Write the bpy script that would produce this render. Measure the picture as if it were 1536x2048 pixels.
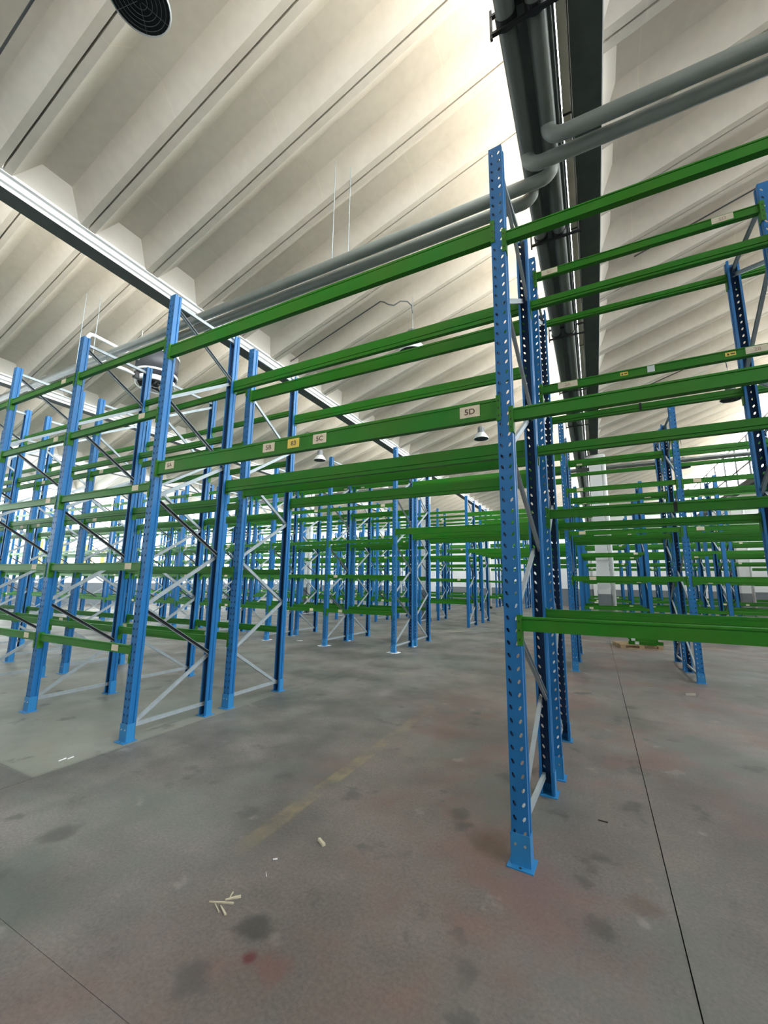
import bpy, math, random
from math import sin, cos, pi, radians
from mathutils import Matrix, Vector
for _o in list(bpy.data.objects): bpy.data.objects.remove(_o)
SC = bpy.context.scene
COL = SC.collection
random.seed(7)

# ------------------------------------------------------------------ camera
CAM_H = 1.6
yaw, pitch, roll = 0.47438937, 0.16991409, 0.01452751
ca, sa, cb, sb, cg, sg = cos(yaw), sin(yaw), cos(pitch), sin(pitch), cos(roll), sin(roll)
Rz = Matrix(((ca, sa, 0), (-sa, ca, 0), (0, 0, 1)))
Mx = Matrix(((1, 0, 0), (0, 0, -1), (0, 1, 0)))
Rx = Matrix(((1, 0, 0), (0, cb, sb), (0, -sb, cb)))
Rr = Matrix(((cg, -sg, 0), (sg, cg, 0), (0, 0, 1)))
RR = Rr @ Rx @ Mx @ Rz
cam = bpy.data.cameras.new('camera')
camo = bpy.data.objects.new('camera', cam); COL.objects.link(camo)
cam.sensor_fit = 'HORIZONTAL'; cam.sensor_width = 36.0; cam.lens = 819.09 / 1536 * 36.0
cam.clip_start = 0.05; cam.clip_end = 200
right, up, back = RR[0].copy(), -RR[1].copy(), -RR[2].copy()
camo.matrix_world = Matrix(((right.x, up.x, back.x, 0), (right.y, up.y, back.y, 0), (right.z, up.z, back.z, CAM_H), (0, 0, 0, 1)))
SC.camera = camo

# ------------------------------------------------------------------ sky, exposure
w = bpy.data.worlds.new('overcast_sky'); SC.world = w; w.use_nodes = True
w.node_tree.nodes['Background'].inputs[0].default_value = (0.93, 0.97, 1.0, 1)
w.node_tree.nodes['Background'].inputs[1].default_value = 9.0
SC.view_settings.view_transform = 'Standard'; SC.view_settings.look = 'None'
SC.view_settings.gamma = 1.0; SC.view_settings.use_curve_mapping = False
SC.view_settings.exposure = 0.95
SC.cycles.use_denoising = True
# sun on the outside of the roof: it comes from the blind side of the saw-teeth, so only its bounce enters
sl = bpy.data.lights.new('sun', 'SUN'); sl.energy = 15.0; sl.angle = radians(1.0); sl.color = (1.0, 0.93, 0.82)
so = bpy.data.objects.new('sun', sl); COL.objects.link(so)
so.rotation_euler = Vector((0.50, 0.10, -0.86)).to_track_quat('-Z', 'Y').to_euler()
SC.cycles.max_bounces = 8; SC.cycles.diffuse_bounces = 6; SC.cycles.glossy_bounces = 3
SC.cycles.transparent_max_bounces = 12
SC.cycles.sample_clamp_indirect = 8.0

# ------------------------------------------------------------------ plan of the hall
GUT = [-33.02, -26.37, -19.72, -13.07, -6.42, 0.23, 6.88, 13.53, 20.18]   # gutter beam centre lines
GZ = 6.4                       # underside of the gutter beams
SLOPE = radians(18.6)
PMOD = 0.983; PY0 = 1.64       # roof panel module and one joint
Y_NEAR, Y_FAR = PY0 - 5 * PMOD, PY0 + 35 * PMOD
WX0, WX1 = -27.9, 20.3

def portal(name, loc, d, sx, sy):
    """tells the renderer where daylight comes in; gives off no light of its own"""
    l = bpy.data.lights.new(name, 'AREA'); l.shape = 'RECTANGLE'; l.size = sx; l.size_y = sy; l.cycles.is_portal = True
    o = bpy.data.objects.new(name, l); COL.objects.link(o); o.location = loc
    z = -Vector(d).normalized(); y = Vector((0, 0, 1)); x = y.cross(z)
    o.matrix_world = Matrix(((x.x, y.x, z.x, loc[0]), (x.y, y.y, z.y, loc[1]), (x.z, y.z, z.z, loc[2]), (0, 0, 0, 1)))
    return o
for gx in GUT[1:-1]: portal('daylight_portal', (gx - 0.06, (Y_NEAR + Y_FAR) / 2, 7.7), (-1, 0, 0), Y_FAR - Y_NEAR, 2.25)
portal('daylight_portal', (WX0 - 0.2, (Y_NEAR + Y_FAR) / 2, 3.95), (1, 0, 0), Y_FAR - Y_NEAR, 3.3)

# ------------------------------------------------------------------ materials
def mat(name, col, rough=0.6, metal=0.0, noise=None, bump=None, spec=0.5, emis=None):
    """noise=(scale, amount, second colour) ; bump=(scale, strength)"""
    m = bpy.data.materials.new(name); m.use_nodes = True
    nt = m.node_tree; b = nt.nodes['Principled BSDF']
    b.inputs['Base Color'].default_value = (*col, 1); b.inputs['Roughness'].default_value = rough
    b.inputs['Metallic'].default_value = metal; b.inputs['Specular IOR Level'].default_value = spec
    if noise:
        t = nt.nodes.new('ShaderNodeTexCoord'); n = nt.nodes.new('ShaderNodeTexNoise'); n.inputs['Scale'].default_value = noise[0]
        n.inputs['Detail'].default_value = 6
        r = nt.nodes.new('ShaderNodeValToRGB'); r.color_ramp.elements[0].position = 0.38; r.color_ramp.elements[1].position = 0.68
        r.color_ramp.elements[0].color = (*col, 1)
        r.color_ramp.elements[1].color = (*[c + (d - c) * noise[1] for c, d in zip(col, noise[2])], 1)
        nt.links.new(t.outputs['Object'], n.inputs['Vector']); nt.links.new(n.outputs[0], r.inputs[0])
        nt.links.new(r.outputs[0], b.inputs['Base Color'])
    if bump:
        t = nt.nodes.new('ShaderNodeTexCoord'); n = nt.nodes.new('ShaderNodeTexNoise'); n.inputs['Scale'].default_value = bump[0]
        k = nt.nodes.new('ShaderNodeBump'); k.inputs['Strength'].default_value = bump[1]; k.inputs['Distance'].default_value = 0.01
        nt.links.new(t.outputs['Object'], n.inputs['Vector']); nt.links.new(n.outputs[0], k.inputs['Height'])
        nt.links.new(k.outputs[0], b.inputs['Normal'])
    if emis:
        b.inputs['Emission Color'].default_value = (*emis[0], 1); b.inputs['Emission Strength'].default_value = emis[1]
    return m

BLUE = mat('blue_enamel', (0.009, 0.138, 0.37), 0.42, noise=(5, 0.45, (0.016, 0.115, 0.27)), spec=0.4)
INSHADE = mat('blue_enamel_inner_shade', (0.005, 0.045, 0.14), 0.6)  # post blue darkened: shade inside the open channel put into the colour
GREEN = mat('green_enamel', (0.010, 0.168, 0.006), 0.45, noise=(1.6, 0.8, (0.042, 0.150, 0.008)), spec=0.3)
GALV = mat('galvanised_steel', (0.36, 0.41, 0.44), 0.5, 0.25, noise=(14, 0.5, (0.28, 0.31, 0.32)))
SHADEST = mat('shade_dark_steel', (0.035, 0.036, 0.040), 0.5, 0.4)  # channel shade of the braces put into the colour; also darkens backlit roof-light frames
LABEL = mat('cream_label', (0.68, 0.60, 0.45), 0.7, noise=(30, 0.4, (0.55, 0.47, 0.35)))
YLABEL = mat('yellow_label', (0.72, 0.54, 0.10), 0.7)
WLABEL = mat('white_label', (0.62, 0.66, 0.66), 0.7)
INK = mat('label_ink', (0.12, 0.07, 0.05), 0.8)
INKF = mat('faded_label_ink', (0.42, 0.30, 0.22), 0.8)
BLACK = mat('black_steel', (0.012, 0.012, 0.014), 0.55)
TAPE = mat('black_tape', (0.006, 0.007, 0.006), 0.7)
PIPE = mat('grey_painted_pipe', (0.110, 0.125, 0.113), 0.42, noise=(3, 0.5, (0.085, 0.097, 0.086)))
PIPE_LIT = mat('lit_grey_painted_pipe', (0.225, 0.245, 0.225), 0.45, noise=(3, 0.5, (0.18, 0.20, 0.18)))  # lighter copy of the pipe paint: light on the branches put into the colour
GUTM = mat('dark_gutter_concrete', (0.085, 0.10, 0.092), 0.8, noise=(6, 0.5, (0.06, 0.07, 0.065)), bump=(60, 0.3))
FLASH = mat('white_flashing', (0.82, 0.83, 0.84), 0.5)
WHITE = mat('white_paint', (0.78, 0.79, 0.80), 0.7, noise=(3, 0.3, (0.70, 0.71, 0.72)))
DADO = mat('grey_dado_paint', (0.17, 0.19, 0.21), 0.7, noise=(3, 0.3, (0.22, 0.24, 0.26)))
YELLOW = mat('yellow_curtain_cloth', (0.85, 0.66, 0.20), 0.8)
LAMPG = mat('dark_lamp_glass', (0.012, 0.013, 0.015), 0.5, spec=0.2)
LAMPB = mat('lamp_housing_grey', (0.14, 0.15, 0.16), 0.45)
LAMPW = mat('pale_reflector', (0.55, 0.57, 0.58), 0.35, 0.3)
DRUM = mat('dark_fan_drum', (0.045, 0.048, 0.058), 0.5)
RIM = mat('white_fan_rim', (0.8, 0.8, 0.8), 0.4)
WOOD = mat('pallet_wood', (0.42, 0.30, 0.17), 0.8, noise=(20, 0.6, (0.26, 0.17, 0.09)))
SPLINT = mat('pale_splinter_wood', (0.52, 0.48, 0.36), 0.8, noise=(40, 0.5, (0.4, 0.34, 0.23)))
PLAST = mat('white_plaster', (0.80, 0.80, 0.82), 0.9)
BOLT = mat('zinc_bolt', (0.5, 0.52, 0.5), 0.35, 0.8)

# glass of the roof lights: clear daylight comes through it
GLASS = bpy.data.materials.new('roof_light_glass'); GLASS.use_nodes = True
_n = GLASS.node_tree; _n.nodes.remove(_n.nodes['Principled BSDF'])
_t = _n.nodes.new('ShaderNodeBsdfTransparent'); _t.inputs[0].default_value = (0.93, 0.95, 0.95, 1)
_g = _n.nodes.new('ShaderNodeBsdfGlossy'); _g.inputs['Roughness'].default_value = 0.05
_x = _n.nodes.new('ShaderNodeMixShader'); _x.inputs[0].default_value = 0.06
_n.links.new(_t.outputs[0], _x.inputs[1]); _n.links.new(_g.outputs[0], _x.inputs[2]); _n.links.new(_x.outputs[0], _n.nodes['Material Output'].inputs[0])

# ceiling concrete: painted, with faint formwork seams across each panel and dusty patches
def ceiling_mat():
    m = bpy.data.materials.new('painted_roof_concrete'); m.use_nodes = True
    nt = m.node_tree; L = nt.links; b = nt.nodes['Principled BSDF']; b.inputs['Roughness'].default_value = 0.75
    geo = nt.nodes.new('ShaderNodeNewGeometry'); n1 = nt.nodes.new('ShaderNodeTexNoise'); n1.inputs['Scale'].default_value = 0.55; n1.inputs['Detail'].default_value = 5
    n2 = nt.nodes.new('ShaderNodeTexNoise'); n2.inputs['Scale'].default_value = 9; n2.inputs['Detail'].default_value = 4
    L.new(geo.outputs['Position'], n1.inputs['Vector']); L.new(geo.outputs['Position'], n2.inputs['Vector'])
    r = nt.nodes.new('ShaderNodeValToRGB'); r.color_ramp.elements[0].position = 0.35; r.color_ramp.elements[1].position = 0.65
    r.color_ramp.elements[0].color = (0.70, 0.655, 0.585, 1); r.color_ramp.elements[1].color = (0.77, 0.735, 0.675, 1)
    L.new(n1.outputs[0], r.inputs[0])
    mx = nt.nodes.new('ShaderNodeMixRGB'); mx.blend_type = 'MULTIPLY'; mx.inputs[0].default_value = 0.16
    L.new(r.outputs[0], mx.inputs[1]); L.new(n2.outputs[0], mx.inputs[2])
    # seams, in the panel's own space
    tc = nt.nodes.new('ShaderNodeTexCoord'); sp = nt.nodes.new('ShaderNodeSeparateXYZ'); L.new(tc.outputs['Object'], sp.inputs[0])
    oi = nt.nodes.new('ShaderNodeObjectInfo')
    ad = nt.nodes.new('ShaderNodeMath'); ad.operation = 'ADD'; L.new(sp.outputs['X'], ad.inputs[0]); L.new(oi.outputs['Random'], ad.inputs[1])
    n3 = nt.nodes.new('ShaderNodeTexNoise'); n3.inputs['Scale'].default_value = 5; L.new(geo.outputs['Position'], n3.inputs['Vector'])
    ad2 = nt.nodes.new('ShaderNodeMath'); ad2.operation = 'MULTIPLY_ADD'; L.new(n3.outputs[0], ad2.inputs[0]); ad2.inputs[1].default_value = 0.012; L.new(ad.outputs[0], ad2.inputs[2])
    md = nt.nodes.new('ShaderNodeMath'); md.operation = 'MODULO'; L.new(ad2.outputs[0], md.inputs[0]); md.inputs[1].default_value = 2.05
    sb_ = nt.nodes.new('ShaderNodeMath'); sb_.operation = 'SUBTRACT'; L.new(md.outputs[0], sb_.inputs[0]); sb_.inputs[1].default_value = 1.0
    ab = nt.nodes.new('ShaderNodeMath'); ab.operation = 'ABSOLUTE'; L.new(sb_.outputs[0], ab.inputs[0])
    lt = nt.nodes.new('ShaderNodeMath'); lt.operation = 'LESS_THAN'; L.new(ab.outputs[0], lt.inputs[0]); lt.inputs[1].default_value = 0.006
    ms = nt.nodes.new('ShaderNodeMixRGB'); ms.inputs[2].default_value = (0.86, 0.80, 0.66, 1)
    mf = nt.nodes.new('ShaderNodeMath'); mf.operation = 'MULTIPLY'; L.new(lt.outputs[0], mf.inputs[0]); mf.inputs[1].default_value = 0.28
    L.new(mf.outputs[0], ms.inputs[0]); L.new(mx.outputs[0], ms.inputs[1]); L.new(ms.outputs[0], b.inputs['Base Color'])
    bp = nt.nodes.new('ShaderNodeBump'); bp.inputs['Strength'].default_value = 0.35; bp.inputs['Distance'].default_value = 0.01
    L.new(lt.outputs[0], bp.inputs['Height']); L.new(bp.outputs[0], b.inputs['Normal'])
    return m
CEIL = ceiling_mat()
PLATE = mat('pale_end_plate', (0.76, 0.74, 0.70), 0.8, noise=(4, 0.4, (0.68, 0.66, 0.61)))

# floor concrete: grey, worn, with red and green stains and faded yellow lines painted on it
def floor_mat():
    m = bpy.data.materials.new('worn_floor_concrete'); m.use_nodes = True
    nt = m.node_tree; L = nt.links; N = nt.nodes; b = N['Principled BSDF']
    geo = N.new('ShaderNodeNewGeometry'); sp = N.new('ShaderNodeSeparateXYZ'); L.new(geo.outputs['Position'], sp.inputs[0])
    def noise(s, d=5, off=0.0, rough=0.55):
        mp = N.new('ShaderNodeMapping'); mp.inputs['Location'].default_value = (off, off * 1.7, 0); L.new(geo.outputs['Position'], mp.inputs[0])
        n = N.new('ShaderNodeTexNoise'); n.inputs['Scale'].default_value = s; n.inputs['Detail'].default_value = d; n.inputs['Roughness'].default_value = rough
        L.new(mp.outputs[0], n.inputs['Vector']); return n.outputs[0]
    def ramp(x, p0, p1, v0=0.0, v1=1.0):
        r = N.new('ShaderNodeMapRange'); r.inputs[1].default_value = p0; r.inputs[2].default_value = p1; r.inputs[3].default_value = v0; r.inputs[4].default_value = v1
        r.interpolation_type = 'SMOOTHSTEP'
        L.new(x, r.inputs[0]); return r.outputs[0]
    def mul(a, c):
        k = N.new('ShaderNodeMath'); k.operation = 'MULTIPLY'
        L.new(a, k.inputs[0])
        if isinstance(c, (int, float)): k.inputs[1].default_value = c
        else: L.new(c, k.inputs[1])
        return k.outputs[0]
    def mix(f, a, c, blend='MIX'):
        x = N.new('ShaderNodeMixRGB'); x.blend_type = blend
        L.new(f, x.inputs[0]) if not isinstance(f, float) else setattr(x.inputs[0], 'default_value', f)
        for i, v in ((1, a), (2, c)):
            if isinstance(v, tuple): x.inputs[i].default_value = (*v, 1)
            else: L.new(v, x.inputs[i])
        return x.outputs[0]
    def band(axis, c, hw, soft):
        s_ = N.new('ShaderNodeMath'); s_.operation = 'SUBTRACT'; L.new(sp.outputs[axis], s_.inputs[0]); s_.inputs[1].default_value = c
        a_ = N.new('ShaderNodeMath'); a_.operation = 'ABSOLUTE'; L.new(s_.outputs[0], a_.inputs[0])
        return ramp(a_.outputs[0], hw, hw + soft, 1.0, 0.0)
    base = mix(ramp(noise(0.9, 7), 0.36, 0.62), (0.085, 0.083, 0.075), (0.190, 0.176, 0.160))
    base = mix(mul(ramp(sp.outputs['X'], -3.2, -1.0, 0.0, 1.0), 0.5), base, (0.165, 0.132, 0.118))
    base = mix(mul(ramp(noise(2.3, 8, 61.0), 0.42, 0.64), 0.35), base, (0.105, 0.100, 0.092))
    fine = noise(55, 3, 3.0, 0.7)
    base = mix(0.62, base, mix(fine, (0.06, 0.06, 0.06), (1.0, 1.0, 1.0)), 'OVERLAY')
    # greener, paler slab by the left racks
    pale = mul(ramp(sp.outputs['X'], -4.22, -4.12, 1.0, 0.0), ramp(sp.outputs['Y'], 1.92, 1.99, 0.0, 1.0))
    pale = mul(pale, ramp(sp.outputs['Y'], 3.2, 5.5, 1.0, 0.0))
    base = mix(mul(pale, 0.62), base, (0.26, 0.27, 0.225))
    # red oxide blotches
    red = mul(mul(ramp(noise(0.85, 6, 14.3), 0.45, 0.60), ramp(noise(2.6, 5, 3.3), 0.36, 0.56)), mul(ramp(sp.outputs['X'], -2.9, -1.2, 0.12, 1.0), 0.48))
    base = mix(red, base, (0.190, 0.098, 0.086))
    grn = mul(ramp(noise(0.6, 5, 27.0), 0.50, 0.62), 0.42)
    base = mix(grn, base, (0.125, 0.150, 0.135))
    # dark oily scuffs and pale scrapes
    base = mix(mul(ramp(noise(2.4, 6, 5.0), 0.60, 0.68), 0.6), base, (0.060, 0.057, 0.054))
    base = mix(mul(ramp(noise(3.1, 8, 41.0), 0.64, 0.74), 0.40), base, (0.34, 0.32, 0.29))
    # faded yellow line along the aisle
    yl = mul(mul(band('X', -2.02, 0.045, 0.03), ramp(noise(3.2, 7, 8.0), 0.40, 0.62)), mul(ramp(sp.outputs['Y'], 2.0, 2.5, 0.0, 1.0), ramp(sp.outputs['Y'], 3.5, 5.6, 1.0, 0.15)))
    base = mix(mul(yl, 0.6), base, (0.30, 0.25, 0.13))
    yl2 = mul(mul(band('Y', 13.9, 0.05, 0.05), ramp(noise(1.7, 6, 18.0), 0.40, 0.55)), ramp(sp.outputs['X'], -6.0, -5.6, 0.0, 1.0))
    base = mix(mul(yl2, 0.6), base, (0.40, 0.32, 0.20))
    # single oil and paint spots
    for (sx_, sy_, sr_, sc_, sk_) in [(-1.52, 1.70, 0.110, (0.045, 0.043, 0.04), 0.75), (-1.43, 1.58, 0.045, (0.1, 0.018, 0.02), 0.85), (-1.31, 1.59, 0.100, (0.16, 0.07, 0.065), 0.50), (-3.13, 1.66, 0.120, (0.06, 0.057, 0.053), 0.60), (-1.58, 1.39, 0.100, (0.055, 0.055, 0.055), 0.60), (-0.68, 2.86, 0.160, (0.13, 0.075, 0.045), 0.55), (-0.96, 3.10, 0.090, (0.06, 0.057, 0.05), 0.60), (0.11, 2.73, 0.090, (0.1, 0.06, 0.045), 0.50)]:
        dn = N.new('ShaderNodeVectorMath'); dn.operation = 'DISTANCE'; wv = N.new('ShaderNodeVectorMath'); wv.operation = 'MULTIPLY_ADD'
        cn = N.new('ShaderNodeTexNoise'); cn.inputs['Scale'].default_value = 9; L.new(geo.outputs['Position'], cn.inputs['Vector'])
        L.new(cn.outputs['Color'], wv.inputs[0]); wv.inputs[1].default_value = (sr_ * 1.4, sr_ * 1.4, 0); L.new(geo.outputs['Position'], wv.inputs[2])
        L.new(wv.outputs[0], dn.inputs[0]); dn.inputs[1].default_value = (sx_ + sr_ * 0.7, sy_ + sr_ * 0.7, 0)
        base = mix(mul(ramp(dn.outputs['Value'], sr_ * 0.35, sr_ * 1.15, 1.0, 0.0), sk_), base, sc_)
    L.new(base, b.inputs['Base Color'])
    L.new(ramp(noise(1.5, 5, 2.0), 0.3, 0.7, 0.42, 0.62), b.inputs['Roughness'])
    bp = N.new('ShaderNodeBump'); bp.inputs['Strength'].default_value = 0.25; bp.inputs['Distance'].default_value = 0.004
    L.new(noise(38, 6, 1.0, 0.7), bp.inputs['Height']); L.new(bp.outputs[0], b.inputs['Normal'])
    return m
FLOOR = floor_mat()

# ------------------------------------------------------------------ mesh helpers
class MB:
    def __init__(s): s.v = []; s.f = []; s.m = []
    def add(s, vs, fs, mi=0):
        o = len(s.v); s.v += [tuple(p) for p in vs]
        for f in fs: s.f.append(tuple(i + o for i in f)); s.m.append(mi)
        return s
    def box(s, a, b, mi=0):
        x0, y0, z0 = a; x1, y1, z1 = b
        return s.add([(x0, y0, z0), (x1, y0, z0), (x1, y1, z0), (x0, y1, z0), (x0, y0, z1), (x1, y0, z1), (x1, y1, z1), (x0, y1, z1)],
                     [(0, 3, 2, 1), (4, 5, 6, 7), (0, 1, 5, 4), (1, 2, 6, 5), (2, 3, 7, 6), (3, 0, 4, 7)], mi)
    def prism(s, prof, a, b, axis, mi=0):
        """closed profile (u,v) pushed along an axis: X -> (a..b, u, v), Y -> (u, a..b, v), Z -> (u, v, a..b)"""
        def P(t, p): return (t, p[0], p[1]) if axis == 'X' else ((p[0], t, p[1]) if axis == 'Y' else (p[0], p[1], t))
        n = len(prof); vs = [P(a, p) for p in prof] + [P(b, p) for p in prof]
        fs = [(i, (i + 1) % n, n + (i + 1) % n, n + i) for i in range(n)] + [tuple(range(n - 1, -1, -1)), tuple(range(n, 2 * n))]
        return s.add(vs, fs, mi)
    def tube(s, pts, r, n=10, mi=0):
        pts = [Vector(p) for p in pts]; rings = []; ref = None
        for i, p in enumerate(pts):
            d = (pts[min(i + 1, len(pts) - 1)] - pts[max(i - 1, 0)]).normalized()
            if ref is None: ref = d.orthogonal().normalized()
            u = (ref - d * ref.dot(d)); u = u.normalized() if u.length > 1e-6 else d.orthogonal().normalized()
            ref = u; v = d.cross(u)
            rr = r[i] if isinstance(r, (list, tuple)) else r
            rings.append([p + (u * cos(2 * pi * k / n) + v * sin(2 * pi * k / n)) * rr for k in range(n)])
        vs = [q for ring in rings for q in ring]; fs = []
        for i in range(len(rings) - 1):
            for k in range(n):
                a = i * n + k; b = i * n + (k + 1) % n
                fs.append((a, b, b + n, a + n))
        fs += [tuple(range(n - 1, -1, -1)), tuple(range(len(vs) - n, len(vs)))]
        return s.add(vs, fs, mi)
    def bar(s, a, b, wx, h, mi=0):
        """flat bar between two points of one X plane: wx wide along X, h across"""
        a = Vector(a); b = Vector(b); d = (b - a).normalized(); u = Vector((1, 0, 0)); v = d.cross(u).normalized()
        vs = [p + u * sx * wx / 2 + v * sv * h / 2 for p in (a, b) for sx, sv in ((-1, -1), (1, -1), (1, 1), (-1, 1))]
        return s.add(vs, [(0, 3, 2, 1), (4, 5, 6, 7), (0, 1, 5, 4), (1, 2, 6, 5), (2, 3, 7, 6), (3, 0, 4, 7)], mi)
    def lathe(s, prof, c=(0, 0, 0), n=24, mi=0):
        """profile (radius, z), turned about a vertical axis through c"""
        vs = []; fs = []; m = len(prof)
        for r, z in prof:
            for k in range(n): vs.append((c[0] + r * cos(2 * pi * k / n), c[1] + r * sin(2 * pi * k / n), c[2] + z))
        for i in range(m - 1):
            for k in range(n):
                a = i * n + k; b = i * n + (k + 1) % n
                fs.append((a, b, b + n, a + n))
        return s.add(vs, fs, mi)
    def mesh(s, name, mats, smooth=False):
        me = bpy.data.meshes.new(name); me.from_pydata(s.v, [], s.f)
        for m in (mats if isinstance(mats, (list, tuple)) else [mats]): me.materials.append(m)
        me.polygons.foreach_set('material_index', s.m)
        if smooth: me.polygons.foreach_set('use_smooth', [True] * len(s.f))
        me.update(); return me

def link(name, me, parent=None, loc=(0, 0, 0), rot=(0, 0, 0)):
    o = bpy.data.objects.new(name, me); COL.objects.link(o)
    if parent is not None: o.parent = parent
    o.location = loc; o.rotation_euler = rot
    return o
def thing(name, label, cat, loc=(0, 0, 0), rotz=0, group=None, me=None):
    o = bpy.data.objects.new(name, me); COL.objects.link(o); o.location = loc; o.rotation_euler = (0, 0, rotz)
    o['label'] = label; o['category'] = cat
    if group: o['group'] = group
    return o
def struct(name, me, loc=(0, 0, 0)):
    o = link(name, me, None, loc); o['kind'] = 'structure'; return o

# ------------------------------------------------------------------ floor of cast slabs with sunk joints
sub = MB().box((WX0 - 0.3, -6, -0.25), (WX1 + 0.3, Y_FAR + 1.5, -0.012)).mesh('subfloor', mat('joint_dirt', (0.02, 0.018, 0.016), 0.9))
floor = struct('floor', sub)
xs = [WX0 - 0.2, -26.15, -21.75, -17.35, -12.95, -8.55, -4.15, 0.25, 4.65, 9.05, 13.45, 17.85, WX1 + 0.2]
ys_by = {5: [-6, 1.95, 7.5, 13.2, 19, 25, 31, Y_FAR + 1.2], 6: [-6, 1.18, 7.1, 13.0, 18.9, 24.8, 30.7, Y_FAR + 1.2]}
ysd = [-6, -0.5, 6.2, 12.5, 18.9, 24.8, 30.7, Y_FAR + 1.2]
for i in range(len(xs) - 1):
    yy = ys_by.get(i, ysd); g = 0.0030
    for j in range(len(yy) - 1):
        gy = 0.0010
        me = MB().box((xs[i] + g, yy[j] + gy, -0.05), (xs[i + 1] - g, yy[j + 1] - gy, 0.0)).mesh('concrete_slab', FLOOR)
        link('concrete_slab', me, floor)

# ------------------------------------------------------------------ saw-tooth roof
BAYW = 6.65
x_lo, x_hi = 0.13, BAYW - 0.24                    # panel run within a bay, from the gutter's centre line
z_lo = 6.60
dz = math.tan(SLOPE)
prof = [(-0.4805, 0.10), (-0.4805, 0.0), (-0.395, 0.0), (-0.175, 0.285), (0.175, 0.285), (0.395, 0.0), (0.4805, 0.0), (0.4805, 0.10)]
topp = [(0.40, 0.11), (0.24, 0.36), (-0.24, 0.36), (-0.40, 0.11)]
ring = prof + topp
mb = MB(); n = len(ring)
vs = [(x_lo, u, z_lo + v) for u, v in ring] + [(x_hi, u, z_lo + v + (x_hi - x_lo) * dz) for u, v in ring]
mb.add(vs, [(i, n + i, n + (i + 1) % n, (i + 1) % n) for i in range(n)] + [tuple(range(n)), tuple(range(2 * n - 1, n - 1, -1))])
# lip that closes the joint above its groove
mb.add([(x_lo, -0.4925, z_lo + 0.09), (x_hi, -0.4925, z_lo + 0.09 + (x_hi - x_lo) * dz), (x_hi, -0.4, z_lo + 0.13 + (x_hi - x_lo) * dz), (x_lo, -0.4, z_lo + 0.13)], [(0, 1, 2, 3)])
mb.add([(x_lo, 0.4925, z_lo + 0.09), (x_lo, 0.4, z_lo + 0.13), (x_hi, 0.4, z_lo + 0.13 + (x_hi - x_lo) * dz), (x_hi, 0.4925, z_lo + 0.09 + (x_hi - x_lo) * dz)], [(0, 1, 2, 3)])
# leaning end plate in the trough at the low end
xp = x_lo + 0.17
zb = z_lo + 0.005; zt = z_lo + 0.285 + 0.17 * dz
mb.add([(x_lo + 0.006, -0.393, zb), (x_lo + 0.006, 0.393, zb), (xp, 0.175, zt), (xp, -0.175, zt)], [(0, 1, 2, 3)], 1)
ROOFT = mat('weathered_roof_cladding', (0.55, 0.47, 0.38), 0.9)
for _q in range(7, n): mb.m[_q] = 2
PANEL = mb.mesh('ceiling_panel', [CEIL, PLATE, ROOFT])
ceil_me = MB()
for gx in GUT[1:-1]:
    pass
ceiling = struct('ceiling', MB().box((WX0, Y_FAR + 0.0, 9.0), (WX1, Y_FAR + 0.2, 9.3)).mesh('ceiling', WHITE))
k0, k1 = -5, 34
far_mb = MB(); count = 0
for gi, gx in enumerate(GUT[:-1]):
    for k in range(k0, k1 + 1):
        y = PY0 + (k + 0.5) * PMOD
        near = (gi in (3, 4, 5)) or (gi in (2, 6) and True) or (gi == 1) or (gi == 7)
        if near and count < 290 and gi != 7 and not (gi == 1 and k < 2):
            link('ceiling_panel', PANEL, ceiling, (gx, y, 0)); count += 1
        else:
            vs = [(v.co.x + gx, v.co.y + y, v.co.z) for v in PANEL.vertices]
            o0 = len(far_mb.v); far_mb.v += vs
            for p in PANEL.polygons: far_mb.f.append(tuple(i + o0 for i in p.vertices)); far_mb.m.append(p.material_index)
fo = link('roof_panel_remainder', far_mb.mesh('roof_panel_remainder', [CEIL, PLATE, ROOFT]), ceiling); fo['kind'] = 'stuff'
# gutter beams, glazing above them
gp = [(-0.13, 0.0), (0.13, 0.0), (0.13, 0.055), (0.09, 0.058), (0.09, 0.082), (0.135, 0.085), (0.140, 0.165), (0.10, 0.168), (0.10, 0.190), (0.155, 0.193), (0.155, 0.235), (-0.13, 0.235)]
for gi, gx in enumerate(GUT[1:-1]):
    m_ = MB(); L_ = [(gx + u, GZ + v) for u, v in gp]; nn = len(L_)
    m_.add([(u, Y_NEAR, v) for u, v in L_] + [(u, Y_FAR, v) for u, v in L_], [tuple(range(nn)), tuple(range(2 * nn - 1, nn - 1, -1))] + [(nn - 1, 2 * nn - 1, nn, 0), (0, nn, nn + 1, 1)])
    for i in range(1, nn - 1): m_.add([(L_[i][0], Y_NEAR, L_[i][1]), (L_[i][0], Y_FAR, L_[i][1]), (L_[i + 1][0], Y_FAR, L_[i + 1][1]), (L_[i + 1][0], Y_NEAR, L_[i + 1][1])], [(0, 1, 2, 3)], 1)
    link('gutter_beam', m_.mesh('gutter_beam', [GUTM, FLASH]), ceiling)
zgl, zgh = GZ + 0.235, z_lo + (x_hi - x_lo) * dz + 0.02
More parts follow.
